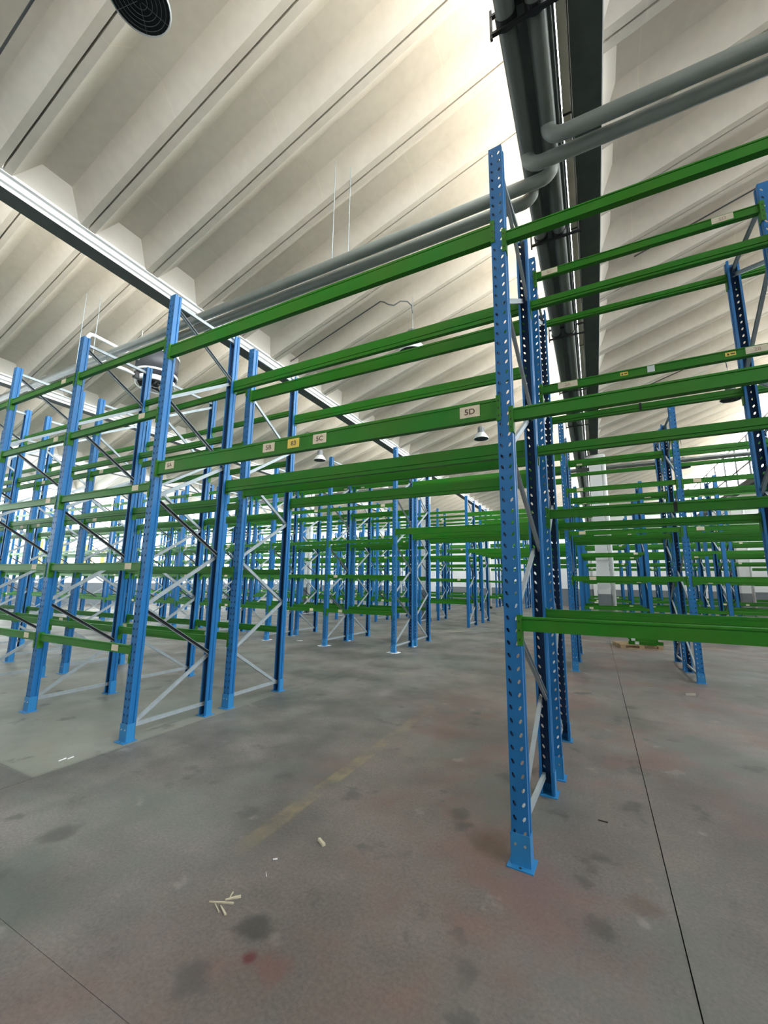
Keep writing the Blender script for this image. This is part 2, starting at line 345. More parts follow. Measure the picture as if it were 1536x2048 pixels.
for gi, gx in enumerate(GUT[1:-1]):
    fr = MB(); xg = gx - 0.115
    y = Y_NEAR; j = 0
    while y < Y_FAR + 0.01:
        fr.box((xg - 0.03, y - 0.04, zgl), (xg + 0.03, y + 0.04, zgh)); y += 2 * PMOD; j += 1
    for zz in (zgl, zgl + 0.75, zgh - 0.05): fr.box((xg - 0.027, Y_NEAR, zz), (xg + 0.027, Y_FAR, zz + 0.06))
    wo = struct('window_%d' % (gi + 1), MB().box((xg - 0.003, Y_NEAR, zgl + 0.05), (xg + 0.003, Y_FAR, zgh - 0.05)).mesh('roof_glazing', GLASS))
    link('window_frame', fr.mesh('window_frame', SHADEST), wo)

# ------------------------------------------------------------------ walls, with ribbon windows
def wall_x(name, x, y0, y1, facing, zt=9.2, win=None):
    t = 0.3 * (-facing); lo, hi = sorted((x, x + t)); m_ = MB()
    m_.box((lo, y0, 0), (hi, y1, 1.3), 1)
    if win:
        z0, z1 = win; m_.box((lo, y0, 1.3), (hi, y1, z0)); m_.box((lo, y0, z1), (hi, y1, zt))
    else: m_.box((lo, y0, 1.3), (hi, y1, zt))
    return struct(name, m_.mesh(name, [WHITE, DADO]))
LW = (2.3, 5.6)
wl = wall_x('wall_left', WX0, Y_NEAR, Y_FAR, 1, win=LW)
pier = MB(); y = Y_NEAR
gm = MB().box((WX0 - 0.16, Y_NEAR, LW[0]), (WX0 - 0.15, Y_FAR, LW[1])).mesh('wall_glazing', GLASS)
wn = left_window = struct('window_20', gm); fr = MB()
while y < Y_FAR:
    fr.box((WX0 - 0.18, y - 0.03, LW[0]), (WX0 - 0.12, y + 0.03, LW[1])); y += 1.25
for zz in (LW[0], 3.9, LW[1] - 0.06): fr.box((WX0 - 0.178, Y_NEAR, zz), (WX0 - 0.125, Y_FAR, zz + 0.06))
link('window_frame', fr.mesh('window_frame', WHITE), wn)
yy = Y_NEAR + 3.1
while yy < Y_FAR - 1: link('pier', MB().box((WX0 - 0.3, yy - 0.35, LW[0]), (WX0 - 0.01, yy + 0.35, LW[1])).mesh('pier', WHITE), wl); yy += 5.6
yb = Y_FAR
mb = MB().box((WX0 - 0.3, yb, 0), (WX1 + 0.3, yb + 0.3, 1.3), 1).box((WX0 - 0.3, yb, 1.3), (WX1 + 0.3, yb + 0.3, 9.3))
wb = struct('wall_back', mb.mesh('wall_back', [WHITE, DADO]))
x = WX0 + 1.3
while x < WX1: link('pilaster', MB().box((x - 0.2, yb - 0.12, 0), (x + 0.2, yb, 9.0)).mesh('pilaster', WHITE), wb); x += 6.65
wall_x('wall_right', WX1, Y_NEAR, Y_FAR, -1)
mb = MB().box((WX0 - 0.3, Y_NEAR - 0.3, 0), (WX1 + 0.3, Y_NEAR, 1.3), 1).box((WX0 - 0.3, Y_NEAR - 0.3, 1.3), (WX1 + 0.3, Y_NEAR, 9.3))
struct('wall_near', mb.mesh('wall_near', [WHITE, DADO]))
# yellow shutters standing at the left wall's windows
for i, (y0, y1, z0, z1) in enumerate([(11.25, 11.95, 2.3, 3.7), (12.65, 13.25, 2.3, 3.65), (13.95, 14.6, 2.3, 3.65), (15.1, 15.35, 2.3, 3.3), (15.45, 15.7, 2.3, 3.3)]):
    o = link('shutter', MB().box((WX0 - 0.1, y0, z0), (WX0 - 0.06, y1, z1)).box((WX0 - 0.06, y0, (z0 + z1) / 2 - 0.02), (WX0 - 0.045, y1, (z0 + z1) / 2 + 0.02)).mesh('shutter', YELLOW), left_window)
    o['label'] = 'yellow shutter'

# ------------------------------------------------------------------ columns
def column(x, y, side):
    o = struct('column', MB().box((x - 0.2, y - 0.2, 0), (x + 0.2, y + 0.2, 1.3), 1).box((x - 0.2, y - 0.2, 1.3), (x + 0.2, y + 0.2, GZ + 0.0)).box((x - 0.3, y - 0.25, GZ - 0.25), (x + 0.3, y + 0.25, GZ)).mesh('column', [WHITE, DADO]))
    m_ = MB().tube([(x + side * 0.285, y - 0.1, 0.14), (x + side * 0.285, y - 0.1, GZ)], 0.072, 14)
    p = link('downpipe', m_.mesh('downpipe', WHITE, True), o)
    link('pipe_shoe', MB().tube([(x + side * 0.285, y - 0.1, 0.0), (x + side * 0.285, y - 0.1, 0.15)], 0.085, 14).mesh('pipe_shoe', BLACK, True), p)
for x in (0.24, -6.66, -13.05, -19.7, 6.9): column(x, 16.85, 1)
for x in (0.24, -6.55, -13.05, -19.7, 6.9): column(x, 27.9, 1)

# ------------------------------------------------------------------ pallet racking
H = 4.95
def post_mesh(holes=True):
    m_ = MB(); t = 0.003; W = 0.05; yo = -0.042; D = 0.085
    if holes:
        pitch = 0.076; N_ = 64; z = 0.06
        m_.add([(-W, yo, 0.0), (W, yo, 0.0), (W, yo, z), (-W, yo, z)], [(0, 1, 2, 3)])
        for k in range(N_):
            zb_, zt_ = z + k * pitch, z + (k + 1) * pitch; zc = (zb_ + zt_) / 2
            for sgn in (-1, 1):
                x0, x1 = (-W, 0) if sgn < 0 else (0, W)
                xc = sgn * 0.027; pts = []
                for q in range(6):
                    a = pi / 2 * 0 + q * pi / 3 + pi / 6
                    u, v = 0.0085 * cos(a), 0.0155 * sin(a)
                    sl = 0.42 * sgn                      # the two rows of slots lean towards each other
                    pts.append((xc + u + v * sl, yo, zc + v - u * sl * 0.2))
                # outline points by angle: corners + mids
                out = [(x1, yo, zc + 0.012), (x1, yo, zt_), ((x0 + x1) / 2, yo, zt_), (x0, yo, zt_), (x0, yo, zc + 0.0), (x0, yo, zb_), ((x0 + x1) / 2, yo, zb_), (x1, yo, zb_)]
                # hole: 0:30deg 1:90 2:150 3:210 4:270 5:330
                V = pts + out; F_ = [(0, 7 - 0 + 0, 8 - 1 - 0)] if False else []
                h = lambda i: i % 6
                o_ = lambda i: 6 + i
                F_ += [(0, o_(0), o_(1)), (0, o_(1), o_(2), 1), (1, o_(2), o_(3), 2), (2, o_(3), o_(4)), (2, o_(4), 3), (3, o_(4), o_(5)), (3, o_(5), o_(6), 4), (4, o_(6), o_(7), 5), (5, o_(7), o_(0)), (5, o_(0), 0)]
                m_.add(V, F_)
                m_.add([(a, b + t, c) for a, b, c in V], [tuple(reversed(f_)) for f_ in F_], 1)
        m_.add([(-W, yo, z + N_ * pitch), (W, yo, z + N_ * pitch), (W, yo, H), (-W, yo, H)], [(0, 1, 2, 3)])
    else:
        m_.add([(-W, yo, 0), (W, yo, 0), (W, yo, H), (-W, yo, H)], [(0, 1, 2, 3)])
    for s_ in (-1, 1):
        # side with a pressed-in groove, then an inward lip, each of sheet thickness
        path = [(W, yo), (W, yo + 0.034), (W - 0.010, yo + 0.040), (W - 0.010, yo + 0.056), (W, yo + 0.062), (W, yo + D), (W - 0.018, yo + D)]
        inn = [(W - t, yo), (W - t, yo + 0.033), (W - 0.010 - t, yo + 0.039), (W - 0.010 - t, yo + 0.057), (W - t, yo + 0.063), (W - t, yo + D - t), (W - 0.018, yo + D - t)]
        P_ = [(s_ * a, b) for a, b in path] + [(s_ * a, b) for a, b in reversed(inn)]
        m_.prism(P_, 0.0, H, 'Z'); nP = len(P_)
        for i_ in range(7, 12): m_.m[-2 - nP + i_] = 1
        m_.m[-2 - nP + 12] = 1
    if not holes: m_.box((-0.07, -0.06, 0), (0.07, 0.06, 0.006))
    return m_.mesh('post', [BLUE, INSHADE])
POST = post_mesh(True); POST_FAR = post_mesh(False)
fp = MB().box((-0.075, -0.085, 0), (0.075, 0.06, 0.007)).box((-0.0545, -0.049, 0.007), (0.0545, -0.043, 0.17)).box((-0.0565, -0.049, 0.007), (-0.0515, 0.03, 0.17)).box((0.0515, -0.049, 0.007), (0.0565, 0.03, 0.17))
for bx_ in (-0.028, 0.028): fp.add([(bx_ + 0.008 * cos(k * pi / 3), -0.055, 0.115 + 0.008 * sin(k * pi / 3)) for k in range(6)] + [(bx_ + 0.008 * cos(k * pi / 3), -0.049, 0.115 + 0.008 * sin(k * pi / 3)) for k in range(6)], [(5, 4, 3, 2, 1, 0)] + [(k, (k + 1) % 6, 6 + (k + 1) % 6, 6 + k) for k in range(6)], 1)
fp.add([(0.0 + 0.009 * cos(k * pi / 4), -0.068 + 0.009 * sin(k * pi / 4), 0.0075) for k in range(8)], [tuple(range(8))], 2)
FOOT = fp.mesh('foot_plate', [mat('light_blue_enamel', (0.022, 0.20, 0.46), 0.4), BOLT, BLACK])
ZN = [0.11, 0.70, 1.29, 1.89, 2.48, 3.06, 3.65, 4.26, 4.80]
_brace = {}
def brace_meshes(d, flip):
    key = (round(d, 3), flip)
    if key in _brace: return _brace[key]
    ya, yb_ = (0.0, d) if not flip else (d, 0.0)
    out = []; joined = MB()
    segs = [((ya, ZN[i]) if i % 2 == 0 else (yb_, ZN[i]), (yb_, ZN[i + 1]) if i % 2 == 0 else (ya, ZN[i + 1])) for i in range(len(ZN) - 1)]
    segs += [((ya, 0.13), (yb_, 0.13)), ((ya, 4.86), (yb_, 4.86))]
    for k, (a, b) in enumerate(segs):
        m_ = MB(); off = 0.014 if k % 2 else -0.014
        # open channel section: web and two flanges
        A = Vector((off, a[0], a[1])); B = Vector((off, b[0], b[1])); d_ = (B - A).normalized(); v = d_.cross(Vector((1, 0, 0))).normalized()
        m_.bar(A, B, 0.003, 0.036)
        dark = (k % 2 == 1) and k < 8 and not flip; fl = Vector((0.011 if dark else -0.009, 0, 0))  # every other web near-black, painting in the shade of its open channel
        for s_ in (-1, 1): m_.bar(A + v * s_ * 0.018 + fl, B + v * s_ * 0.018 + fl, 0.025, 0.003, 1)
        out.append(m_.mesh('brace', [SHADEST if dark else GALV, GALV]))
        joined.bar(A, B, 0.02, 0.036, 1 if dark else 0)
    _brace[key] = (out, joined.mesh('bracing', [GALV, SHADEST]))
    return _brace[key]
_beam = {}
def beam_mesh(Lg, h, face, conn):
    """boxed step beam of length Lg, centre at its top; face=-1 looks towards -Y"""
    key = (round(Lg, 3), round(h, 3), face, conn)
    if key in _beam: return _beam[key]
    g = 0.16 * h
    q_ = -0.74 * h
    P_ = [(-0.024, -h), (0.024, -h), (0.024, q_ - 0.004), (0.017, q_ - 0.003), (0.017, q_ + 0.003), (0.024, q_ + 0.004), (0.024, -0.024), (0.010, -0.024), (0.010, 0.0), (-0.020, 0.0), (-0.024, -0.004), (-0.024, -g), (-0.018, -g - 0.001), (-0.018, -g - 0.006), (-0.024, -g - 0.007)]
    if face > 0: P_ = [(-a, b) for a, b in reversed(P_)]
    m_ = MB().prism(P_, -Lg / 2, Lg / 2, 'X')
    if conn:
        for s_ in (-1, 1): m_.box((min(s_ * Lg / 2, s_ * (Lg / 2 + 0.004)), -0.025, -max(h, 0.16)), (max(s_ * Lg / 2, s_ * (Lg / 2 + 0.004)), 0.025, 0.01))
    _beam[key] = m_.mesh('beam', GREEN); return _beam[key]
_con = {}
def connector_mesh(side, h, face):
    key = (side, round(h, 3), face)
    if key in _con: return _con[key]
    # hangs on the post: one leg on the post's flank, one leg round onto its face; side=+1 is to the right of the post
    m_ = MB(); s_ = side; f = face; z0, z1 = -max(h + 0.01, 0.175), 0.012
    def bb(xa, xb, ya, yb2, za, zb2, mi=0): m_.box((min(xa, xb), min(ya, yb2), za), (max(xa, xb), max(ya, yb2), zb2), mi)
    bb(s_ * 0.0515, s_ * 0.056, f * 0.048, -f * 0.012, z0, z1)
    bb(s_ * 0.026, s_ * 0.056, f * 0.0445, f * 0.049, z0, z1)
    for q in range(3): bb(s_ * 0.036, s_ * 0.044, f * 0.049, f * 0.0505, z0 + 0.03 + q * 0.055, z0 + 0.042 + q * 0.055, 1)
    _con[key] = m_.mesh('end_connector', [GREEN, BLACK]); return _con[key]
_txt = {}
def text_geo(s):
    if s in _txt: return _txt[s]
    cu = bpy.data.curves.new('t', 'FONT'); cu.body = s; cu.size = 1.0; cu.align_x = 'CENTER'; cu.align_y = 'CENTER'; cu.resolution_u = 3; cu.offset = 0.022
    o = bpy.data.objects.new('t', cu); COL.objects.link(o); bpy.context.view_layer.update()
    me = o.to_mesh(); vs = [(v.co.x, v.co.y) for v in me.vertices]; fs = [tuple(p.vertices) for p in me.polygons]
    o.to_mesh_clear(); bpy.data.objects.remove(o); bpy.data.curves.remove(cu)
    if s and vs:
        x0, x1 = min(v[0] for v in vs), max(v[0] for v in vs); y0, y1 = min(v[1] for v in vs), max(v[1] for v in vs)
        cx_, cy_, sc = (x0 + x1) / 2, (y0 + y1) / 2, 1 / (y1 - y0); vs = [((a - cx_) * sc, (b - cy_) * sc) for a, b in vs]
    _txt[s] = (vs, fs); return _txt[s]
_lab = {}
def label_mesh(wd, ht, txt, style):
    key = (round(wd, 3), round(ht, 3), txt, style)
    if key in _lab: return _lab[key]
    m_ = MB().box((-wd / 2, -0.0015, -ht / 2), (wd / 2, 0.0, ht / 2))
    if txt:
        vs, fs = text_geo(txt); s_ = ht * 0.52
        m_.add([(a * s_ * 1.05, -0.0021, b * s_) for a, b in vs], fs, 1)
    if style == 'warn': m_.prism([(-wd * 0.36, -ht * 0.32), (-wd * 0.12, -ht * 0.32), (-wd * 0.17, 0), (-wd * 0.24, ht * 0.34), (-wd * 0.31, 0)], -0.002, -0.0015, 'Y', 1); m_.box((0, -0.002, -ht * 0.15), (wd * 0.4, -0.0015, ht * 0.1), 1)
    base = {'cream': LABEL, 'faded': LABEL, 'yellow': YLABEL, 'warn': YLABEL, 'white': WLABEL, 'tape': TAPE}[style]
    ink = INKF if style == 'faded' else (TAPE if style in ('warn', 'tape') else INK)
    _lab[key] = m_.mesh('location_label', [base, ink]); return _lab[key]

LEFT_Z = [0.915, 1.775, 2.655, 3.525, 4.395]          # tops of the beams in the short bays
LEFTC = [-4.283 - 1.937 * k for k in range(12)]
def rack(label, posts, bays, detail=True, plates=()):
    """posts: list of (x, yfront, xback, yback, flip) ; bays: list of (x0, x1, y, face, tops, h, xoffset...)"""
    x0 = posts[0][0]; y0 = posts[0][1]
    root = thing('pallet_rack', label, 'rack', (x0, y0, 0), group='blue and green pallet racks')
    def L(x, y, z=0): return (x - x0, y - y0, z)
    for (xf, yf, xb, yb2, flip) in posts:
        a = math.atan2(xf - xb, yb2 - yf)
        for (px, py, r) in ((xf, yf, 0.0), (xb, yb2, pi)):
            p = link('post', POST if detail else POST_FAR, root, L(px, py), (0, 0, r + a))
            if detail: link('foot_plate', FOOT, p)
        ms, jn = brace_meshes(math.hypot(yb2 - yf, xb - xf), flip)
        if detail:
            for m_ in ms: link('brace', m_, root, L(xf, yf), (0, 0, a))
        else: link('bracing', jn, root, L(xf, yf), (0, 0, a))
    for (xa, xb, y, face, tops, h, labs) in bays:
        Lg = abs(xb - xa) - 0.112
        for lv, zt_ in enumerate(tops):
            bm_ = link('beam', beam_mesh(Lg, h, face, not detail), root, L((xa + xb) / 2, y + face * 0.012, zt_))
            if detail:
                hl = abs(xb - xa) / 2
                link('end_connector', connector_mesh(1, h, face), bm_, (-hl, -face * 0.012, 0)); link('end_connector', connector_mesh(-1, h, face), bm_, (hl, -face * 0.012, 0))
            for (lz, lx, wd, txt, style) in labs:
                if lz != lv: continue
                hh = min(h * 0.72, 0.085) if style != 'tape' else h * 1.02
                if style in ('warn',): hh = h * 0.42
                o = link({'tape': 'tape_band', 'warn': 'warning_sticker'}.get(style, 'location_label'), label_mesh(wd, hh, txt, style), bm_, (lx - (xa + xb) / 2, -0.0242, -h * 0.47 if style != 'tape' else -h / 2))
                if style == 'yellow': o['label'] = 'yellow label reading 83'
    return root

def auto_labels(xa, xb, lv_n, rnd, p=0.8):
    out = []
    for lv in range(lv_n):
        if rnd.random() < p: out.append((lv, xa + (0.22 + 0.25 * rnd.random() if rnd.random() < 0.5 else (xb - xa) - 0.25 - 0.2 * rnd.random()), 0.115, '', 'cream'))
    return out
rnd = random.Random(3)
def make_row(label, yf, yb2, flip, xnear, right_cols, right_front, right_back, rh=0.085, detail=True, frontlabs=None, backlabs=None, passlabs=(), leftn=11, jit=0.0, pass_levels=(2.885, 4.29), ph=0.15, extra_y=0.0):
    cols = [(c, yf + 0.0, c, yb2) for c in reversed(LEFTC[:leftn + 1])]
    posts = [(c, yf, c, yb2, flip) for c, *_ in cols] + [(xnear[0], yf, xnear[1], yb2, flip)] + [(c, yf, c, yb2, flip) for c in right_cols]
    bays = []
    for k in range(leftn):
        xa, xb = LEFTC[k + 1], LEFTC[k]
        bays.append((xa, xb, yf, -1, LEFT_Z, 0.088, auto_labels(xa, xb, 5, rnd)))
        bays.append((xa, xb, yb2, 1, LEFT_Z, 0.088, []))
    bays.append((LEFTC[0], xnear[0], yf, -1, pass_levels, ph, passlabs)); bays.append((LEFTC[0], xnear[1], yb2, 1, pass_levels, ph, []))
    cc = [None] + list(right_cols)
    for i in range(len(right_cols)):
        xa_f = xnear[0] if i == 0 else right_cols[i - 1]; xa_b = xnear[1] if i == 0 else right_cols[i - 1]; xb = right_cols[i]
        lf = (frontlabs or {}).get(i); lb = (backlabs or {}).get(i, [])
        if lf is None: lf = auto_labels(xa_f, xb, len(right_front), rnd, 0.7)
        bays.append((xa_f, xb, yf, -1, right_front, rh, lf)); bays.append((xa_b, xb, yb2, 1, right_back, rh, lb))
    return rack(label, posts, bays, detail)

R1F = (1.40, 2.79, 4.185)
make_row('nearest blue and green pallet rack, its green beam labelled 5D', 2.782, 3.708, False, (-0.485, -0.435), [1.47], R1F, (1.40, 2.81, 4.24), 0.088,
         frontlabs={0: []}, passlabs=[(0, -4.02, 0.14, '5A', 'cream'), (0, -2.62, 0.14, '5B', 'cream'), (0, -2.33, 0.13, '83', 'yellow'), (0, -2.045, 0.14, '5C', 'cream'), (0, -0.73, 0.145, '5D', 'cream')], leftn=8)
make_row('second rack from the front, back to back with the nearest one', 4.06, 4.995, True, (-0.40, -0.395), [1.47, 3.4], (2.285, 3.52, 4.77), (2.29, 3.56, 4.83), 0.08,
         frontlabs={0: [(2, -0.22, 0.15, '5C', 'faded'), (1, -0.12, 0.17, '2A', 'faded'), (1, 0.345, 0.06, '', 'warn'), (1, 0.55, 0.055, '', 'white'), (1, 1.1, 0.07, '', 'warn'), (1, 1.40 - 0.13, 0.15, '2B', 'faded'), (2, 1.17, 0.15, '5D', 'faded'), (0, 0.62, 0.025, '', 'tape')], 1: []},
         backlabs={0: [(1, 0.55, 0.025, '', 'tape')]}, leftn=9)
make_row('blue and green rack across the far side of the first aisle', 8.933, 9.93, False, (-0.45, -0.45), [1.47, 3.4, 5.3], LEFT_Z, LEFT_Z, 0.088, leftn=11)
make_row('rack standing close behind the one across the first aisle', 10.206, 11.15, True, (-0.45, -0.45), [1.47, 3.4, 5.3], LEFT_Z, LEFT_Z, 0.088, leftn=11)
far = [(15.3, 16.35, False, 'distant rack just in front of the white columns'), (17.45, 18.45, True, 'distant rack just behind the white columns'),
       (22.7, 23.7, False, 'faint rack beyond the second aisle past the columns'), (23.95, 24.9, True, 'faint rack backing onto the one beyond the columns'),
       (29.4, 30.4, False, 'farthest pair of racks, the one facing the camera'), (30.6, 31.5, True, 'last rack, in front of the grey and white end wall')]
for yf, yb2, fl, lb in far:
    make_row(lb, yf, yb2, fl, (-0.45, -0.45), [1.47, 3.4, 5.3, 7.2, 9.1, 11.0], LEFT_Z, LEFT_Z, 0.088, detail=False, leftn=11)
# plaster patches where the second group of racks was bedded down
for (x, y, r) in [(-4.28, 8.93, 0.17), (-4.23, 9.98, 0.10), (-6.23, 8.93, 0.17), (-6.2, 9.98, 0.11), (-8.16, 8.93, 0.15), (-8.16, 9.98, 0.12), (-7.3, 9.3, 0.08)]:
    vs = [(x, y, 0.005)] + [(x + r * (0.75 + 0.5 * random.random()) * cos(2 * pi * k / 14), y + r * (0.7 + 0.5 * random.random()) * sin(2 * pi * k / 14), 0.0008) for k in range(14)]
    link('plaster_patch', MB().add(vs, [(0, 1 + k, 1 + (k + 1) % 14) for k in range(14)]).mesh('plaster_patch', PLAST), floor)

# ------------------------------------------------------------------ heating pipes
def arc(c, a0, a1, r, z, n_=7): return [(c[0] + r * cos(a0 + (a1 - a0) * i / n_), c[1] + r * sin(a0 + (a1 - a0) * i / n_), z) for i in range(n_ + 1)]
PZ = 6.20; AX, BX = -0.362, -0.136; CZ = 6.015; pr_ = 0.072
def pipe(label, pts, r, group): return thing('heating_pipe', label, 'pipe', group=group, me=MB().tube(pts, r, 16).mesh('heating_pipe', PIPE, True))
gr = 'grey heating pipes under the roof'
XR, XL = WX1 - 0.1, WX0 + 0.1
def branch(px, y, d):
    """drops out of the main pipe and bends away under it"""
    p = [(px, y, PZ - 0.02)]; r = 0.13; n_ = 7
    for i in range(n_ + 1):
        t = pi / 2 * i / n_; p.append((px + d * r * (1 - cos(t)), y, CZ + r - r * sin(t)))
    p.append(((XR if d > 0 else XL), y, CZ)); return MB().tube(p, 0.070, 16)
def mainpipe(label, px, brs):
    t = pipe(label, [(px, Y_NEAR + 0.02, PZ), (px, Y_FAR - 0.3, PZ)], pr_ + 0.004, gr)
    for y, d in brs: link('branch', branch(px, y, d).mesh('branch', PIPE_LIT, True), t)
mainpipe('left one of the two long grey pipes under the gutter, with branches to both sides', AX, [(3.98, 1), (4.40, -1)])
mainpipe('right one of the two long grey pipes under the gutter, next to the dark beam', BX, [(3.77, 1), (4.19, -1)])
pipe('distant grey pipe crossing the hall at the columns, the nearer one', [(XL, 17.2, 6.03), (XR, 17.2, 6.03)], 0.06, gr)
pipe('distant grey pipe crossing the hall at the columns, the farther one', [(XL, 17.5, 6.05), (XR, 17.5, 6.05)], 0.05, gr)
pipe('thin bright conduit running beside the right gutter pipe', [(-0.035, Y_NEAR + 0.02, PZ + 0.05), (-0.035, Y_FAR - 0.3, PZ + 0.05)], 0.010, gr)
thing('cable_tray', 'dark sheet metal tray above the two gutter pipes', 'tray', me=MB().box((-0.40, Y_NEAR + 0.02, 6.34), (-0.004, Y_FAR - 0.3, 6.355)).box((-0.40, Y_NEAR + 0.02, 6.355), (-0.39, Y_FAR - 0.3, 6.41)).box((-0.014, Y_NEAR + 0.02, 6.355), (-0.004, Y_FAR - 0.3, 6.41)).mesh('cable_tray', GUTM))
BEIGE = mat('beige_trunking', (0.62, 0.58, 0.47), 0.6, noise=(4, 0.5, (0.5, 0.46, 0.36)))
tr = thing('trunking', 'beige cable trunking between the pipes and the gutter beam', 'trunking', (0.042, 0, 6.40), me=MB().box((-0.037, Y_NEAR + 0.02, 0.0), (0.037, Y_FAR - 0.3, 0.07)).mesh('trunking', BEIGE))
y = Y_NEAR + 1
while y < 24: link('joint_clip', MB().box((-0.042, y - 0.012, -0.004), (0.042, y + 0.012, 0.071)).mesh('joint_clip', BLACK), tr); y += 1.55

# carriers that hold the pipes below the gutter
for i in range(10):
    y = 2.78 + 2.42 * i - 2.42
    if y > 17: break
    m_ = MB().box((-0.49, y - 0.015, PZ - 0.105), (0.12, y + 0.015, PZ - 0.082)).box((-0.49, y - 0.015, PZ + 0.085), (0.12, y + 0.015, PZ + 0.11)).box((-0.495, y - 0.012, PZ - 0.14), (-0.475, y + 0.012, PZ + 0.16)).box((0.10, y - 0.012, PZ - 0.115), (0.12, y + 0.012, GZ))
    t = thing('pipe_hanger', 'black pipe hanger under the gutter, %s from the camera' % ('nearest', 'first', 'second', 'third', 'fourth', 'fifth', 'sixth', 'seventh', 'eighth')[i] if i else 'black pipe hanger overhead, above the camera', 'bracket', group='pipe hangers along the gutter', me=m_.mesh('pipe_hanger', BLACK))
    for px in (AX, BX):
        c_ = MB(); nn = 12; ro, ri = 0.086, 0.0775
        for k in range(nn):
            a0, a1 = pi + pi * k / nn, pi + pi * (k + 1) / nn
            q = [(px + ro * cos(a0), PZ + ro * sin(a0)), (px + ro * cos(a1), PZ + ro * sin(a1)), (px + ri * cos(a1), PZ + ri * sin(a1)), (px + ri * cos(a0), PZ + ri * sin(a0))]
            c_.prism(q, y - 0.04, y + 0.04, 'Y')
        link('saddle', c_.mesh('saddle', BLACK), t)
for (x, y) in ((-3.04, 4.19), (-2.91, 4.40), (-9.6, 4.19), (-9.45, 4.40), (3.5, 3.77), (3.64, 3.98)):
    j = [(-3.04, 4.19), (-2.91, 4.40), (-9.6, 4.19), (-9.45, 4.40), (3.5, 3.77), (3.64, 3.98)].index((x, y))
    zc = z_lo + (x - max(g for g in GUT if g < x)) * dz
    me = MB().tube([(x, y, CZ + 0.065), (x, y, zc + 0.02)], 0.006, 6).mesh('hanger_rod', GALV)
    thing('hanger_rod', ['thin steel rod holding the upper crossing pipe, over the passage', 'thin steel rod holding the lower crossing pipe, over the passage', 'thin steel rod holding the upper crossing pipe by the fan', 'thin steel rod holding the lower crossing pipe by the fan', 'thin steel rod above the right crossing pipes, nearer', 'thin steel rod above the right crossing pipes, farther'][j], 'rod', group='pipe hanger rods', me=me)

# ------------------------------------------------------------------ lamps
def lamp(label, x, y, zb_=6.5, sc_=1.0):
    t = thing('hanging_lamp', label, 'lamp', (x, y, zb_), group='high bay lamps')
    R = 0.245
    rf = MB().lathe([(R, 0.0), (R + 0.006, 0.012), (R - 0.02, 0.06), (0.19, 0.13), (0.14, 0.19), (0.115, 0.21), (0.112, 0.205), (0.135, 0.185), (0.185, 0.125), (R - 0.028, 0.056), (R - 0.006, 0.004), (R, 0.0)], n=32).mesh('reflector', LAMPW, True)
    link('reflector', rf, t)
    link('glass', MB().lathe([(0.0, 0.016), (0.10, 0.014), (R - 0.008, 0.010), (R - 0.008, 0.018), (0.0, 0.022)], n=32).mesh('glass', LAMPG), t)
    g = MB()
    for r in (0.06, 0.1, 0.135, 0.17, 0.205): g.lathe([(r, 0.004), (r + 0.003, 0.004), (r + 0.003, 0.008), (r, 0.008), (r, 0.004)], n=32)
    for k in range(6): a = pi * k / 3 + 0.2; g.bar((0.0, 0, 0.006), (0.0, 0.001, 0.006), 0.001, 0.001); g.tube([(0.02 * cos(a), 0.02 * sin(a), 0.005), (R * cos(a), R * sin(a), 0.005)], 0.0018, 5)
    link('wire_guard', g.mesh('wire_guard', LAMPB), t)
    hs = MB().lathe([(0.0, 0.20), (0.115, 0.20), (0.118, 0.24), (0.10, 0.25), (0.10, 0.40), (0.085, 0.43), (0.0, 0.43)], n=24)
    for k in range(12): a = 2 * pi * k / 12; hs.tube([(0.105 * cos(a), 0.105 * sin(a), 0.25), (0.105 * cos(a), 0.105 * sin(a), 0.39)], 0.009, 4)
    link('housing', hs.mesh('housing', LAMPB), t)
    link('eye_bolt', MB().tube([(0.02 * cos(a * pi / 6), 0, 0.45 + 0.02 * sin(a * pi / 6)) for a in range(13)], 0.004, 6).mesh('eye_bolt', BLACK), t)
    t.scale = (sc_, sc_, sc_)
    gx = max(g_ for g_ in GUT if g_ < x); zc = (z_lo + (x - gx) * dz - zb_) / sc_
    link('suspension_wire', MB().tube([(0, 0, 0.47), (0, 0, zc + 0.02)], 0.005, 6).mesh('suspension_wire', GALV), t)
    # feed conduit creeping down the rib and hooking over to the wire
    pts = [(-2.6, -0.25, zc - 2.6 * dz + 0.10)] + [(-0.5, -0.25, zc - 0.5 * dz + 0.09), (-0.42, -0.25, zc - 0.42 * dz + 0.02), (-0.36, -0.22, zc - 0.16), (-0.28, -0.17, zc - 0.17), (-0.18, -0.12, zc - 0.09), (-0.08, -0.05, zc - 0.08), (-0.01, -0.005, zc - 0.16), (0, 0, zc - 0.3)]
    link('conduit', MB().tube(pts, 0.012, 6).mesh('conduit', LAMPB, True), t)
    return t
lamp('high bay lamp overhead, its dark round glass seen at the top left', -3.18, 1.44)
lamp('dark bell lamp hanging above the passage, behind the top green beams', -3.15, 7.35, 6.36, 1.25)
lamp('pale bell lamp under the green 5D beam', -3.15, 13.25, 6.42)
lamp('small pale bell lamp at the left, below the labels 83 and 5C', -9.7, 13.1, 6.45)
lamp('bell lamp at the upper right behind the dark rack post', 3.5, 13.2, 6.5)
lamp('distant bell lamp at the right near the bright glazing', 3.5, 20.0, 6.4)
lamp('far bell lamp over the middle of the hall', -3.15, 19.1, 6.45)
lamp('far bell lamp at the left beyond the second aisle', -9.7, 19.0, 6.45)
lamp('bell lamp over the near right bay', 3.5, 7.35, 6.5)
lamp('bell lamp high at the far left of the hall', -16.35, 13.1, 6.45)

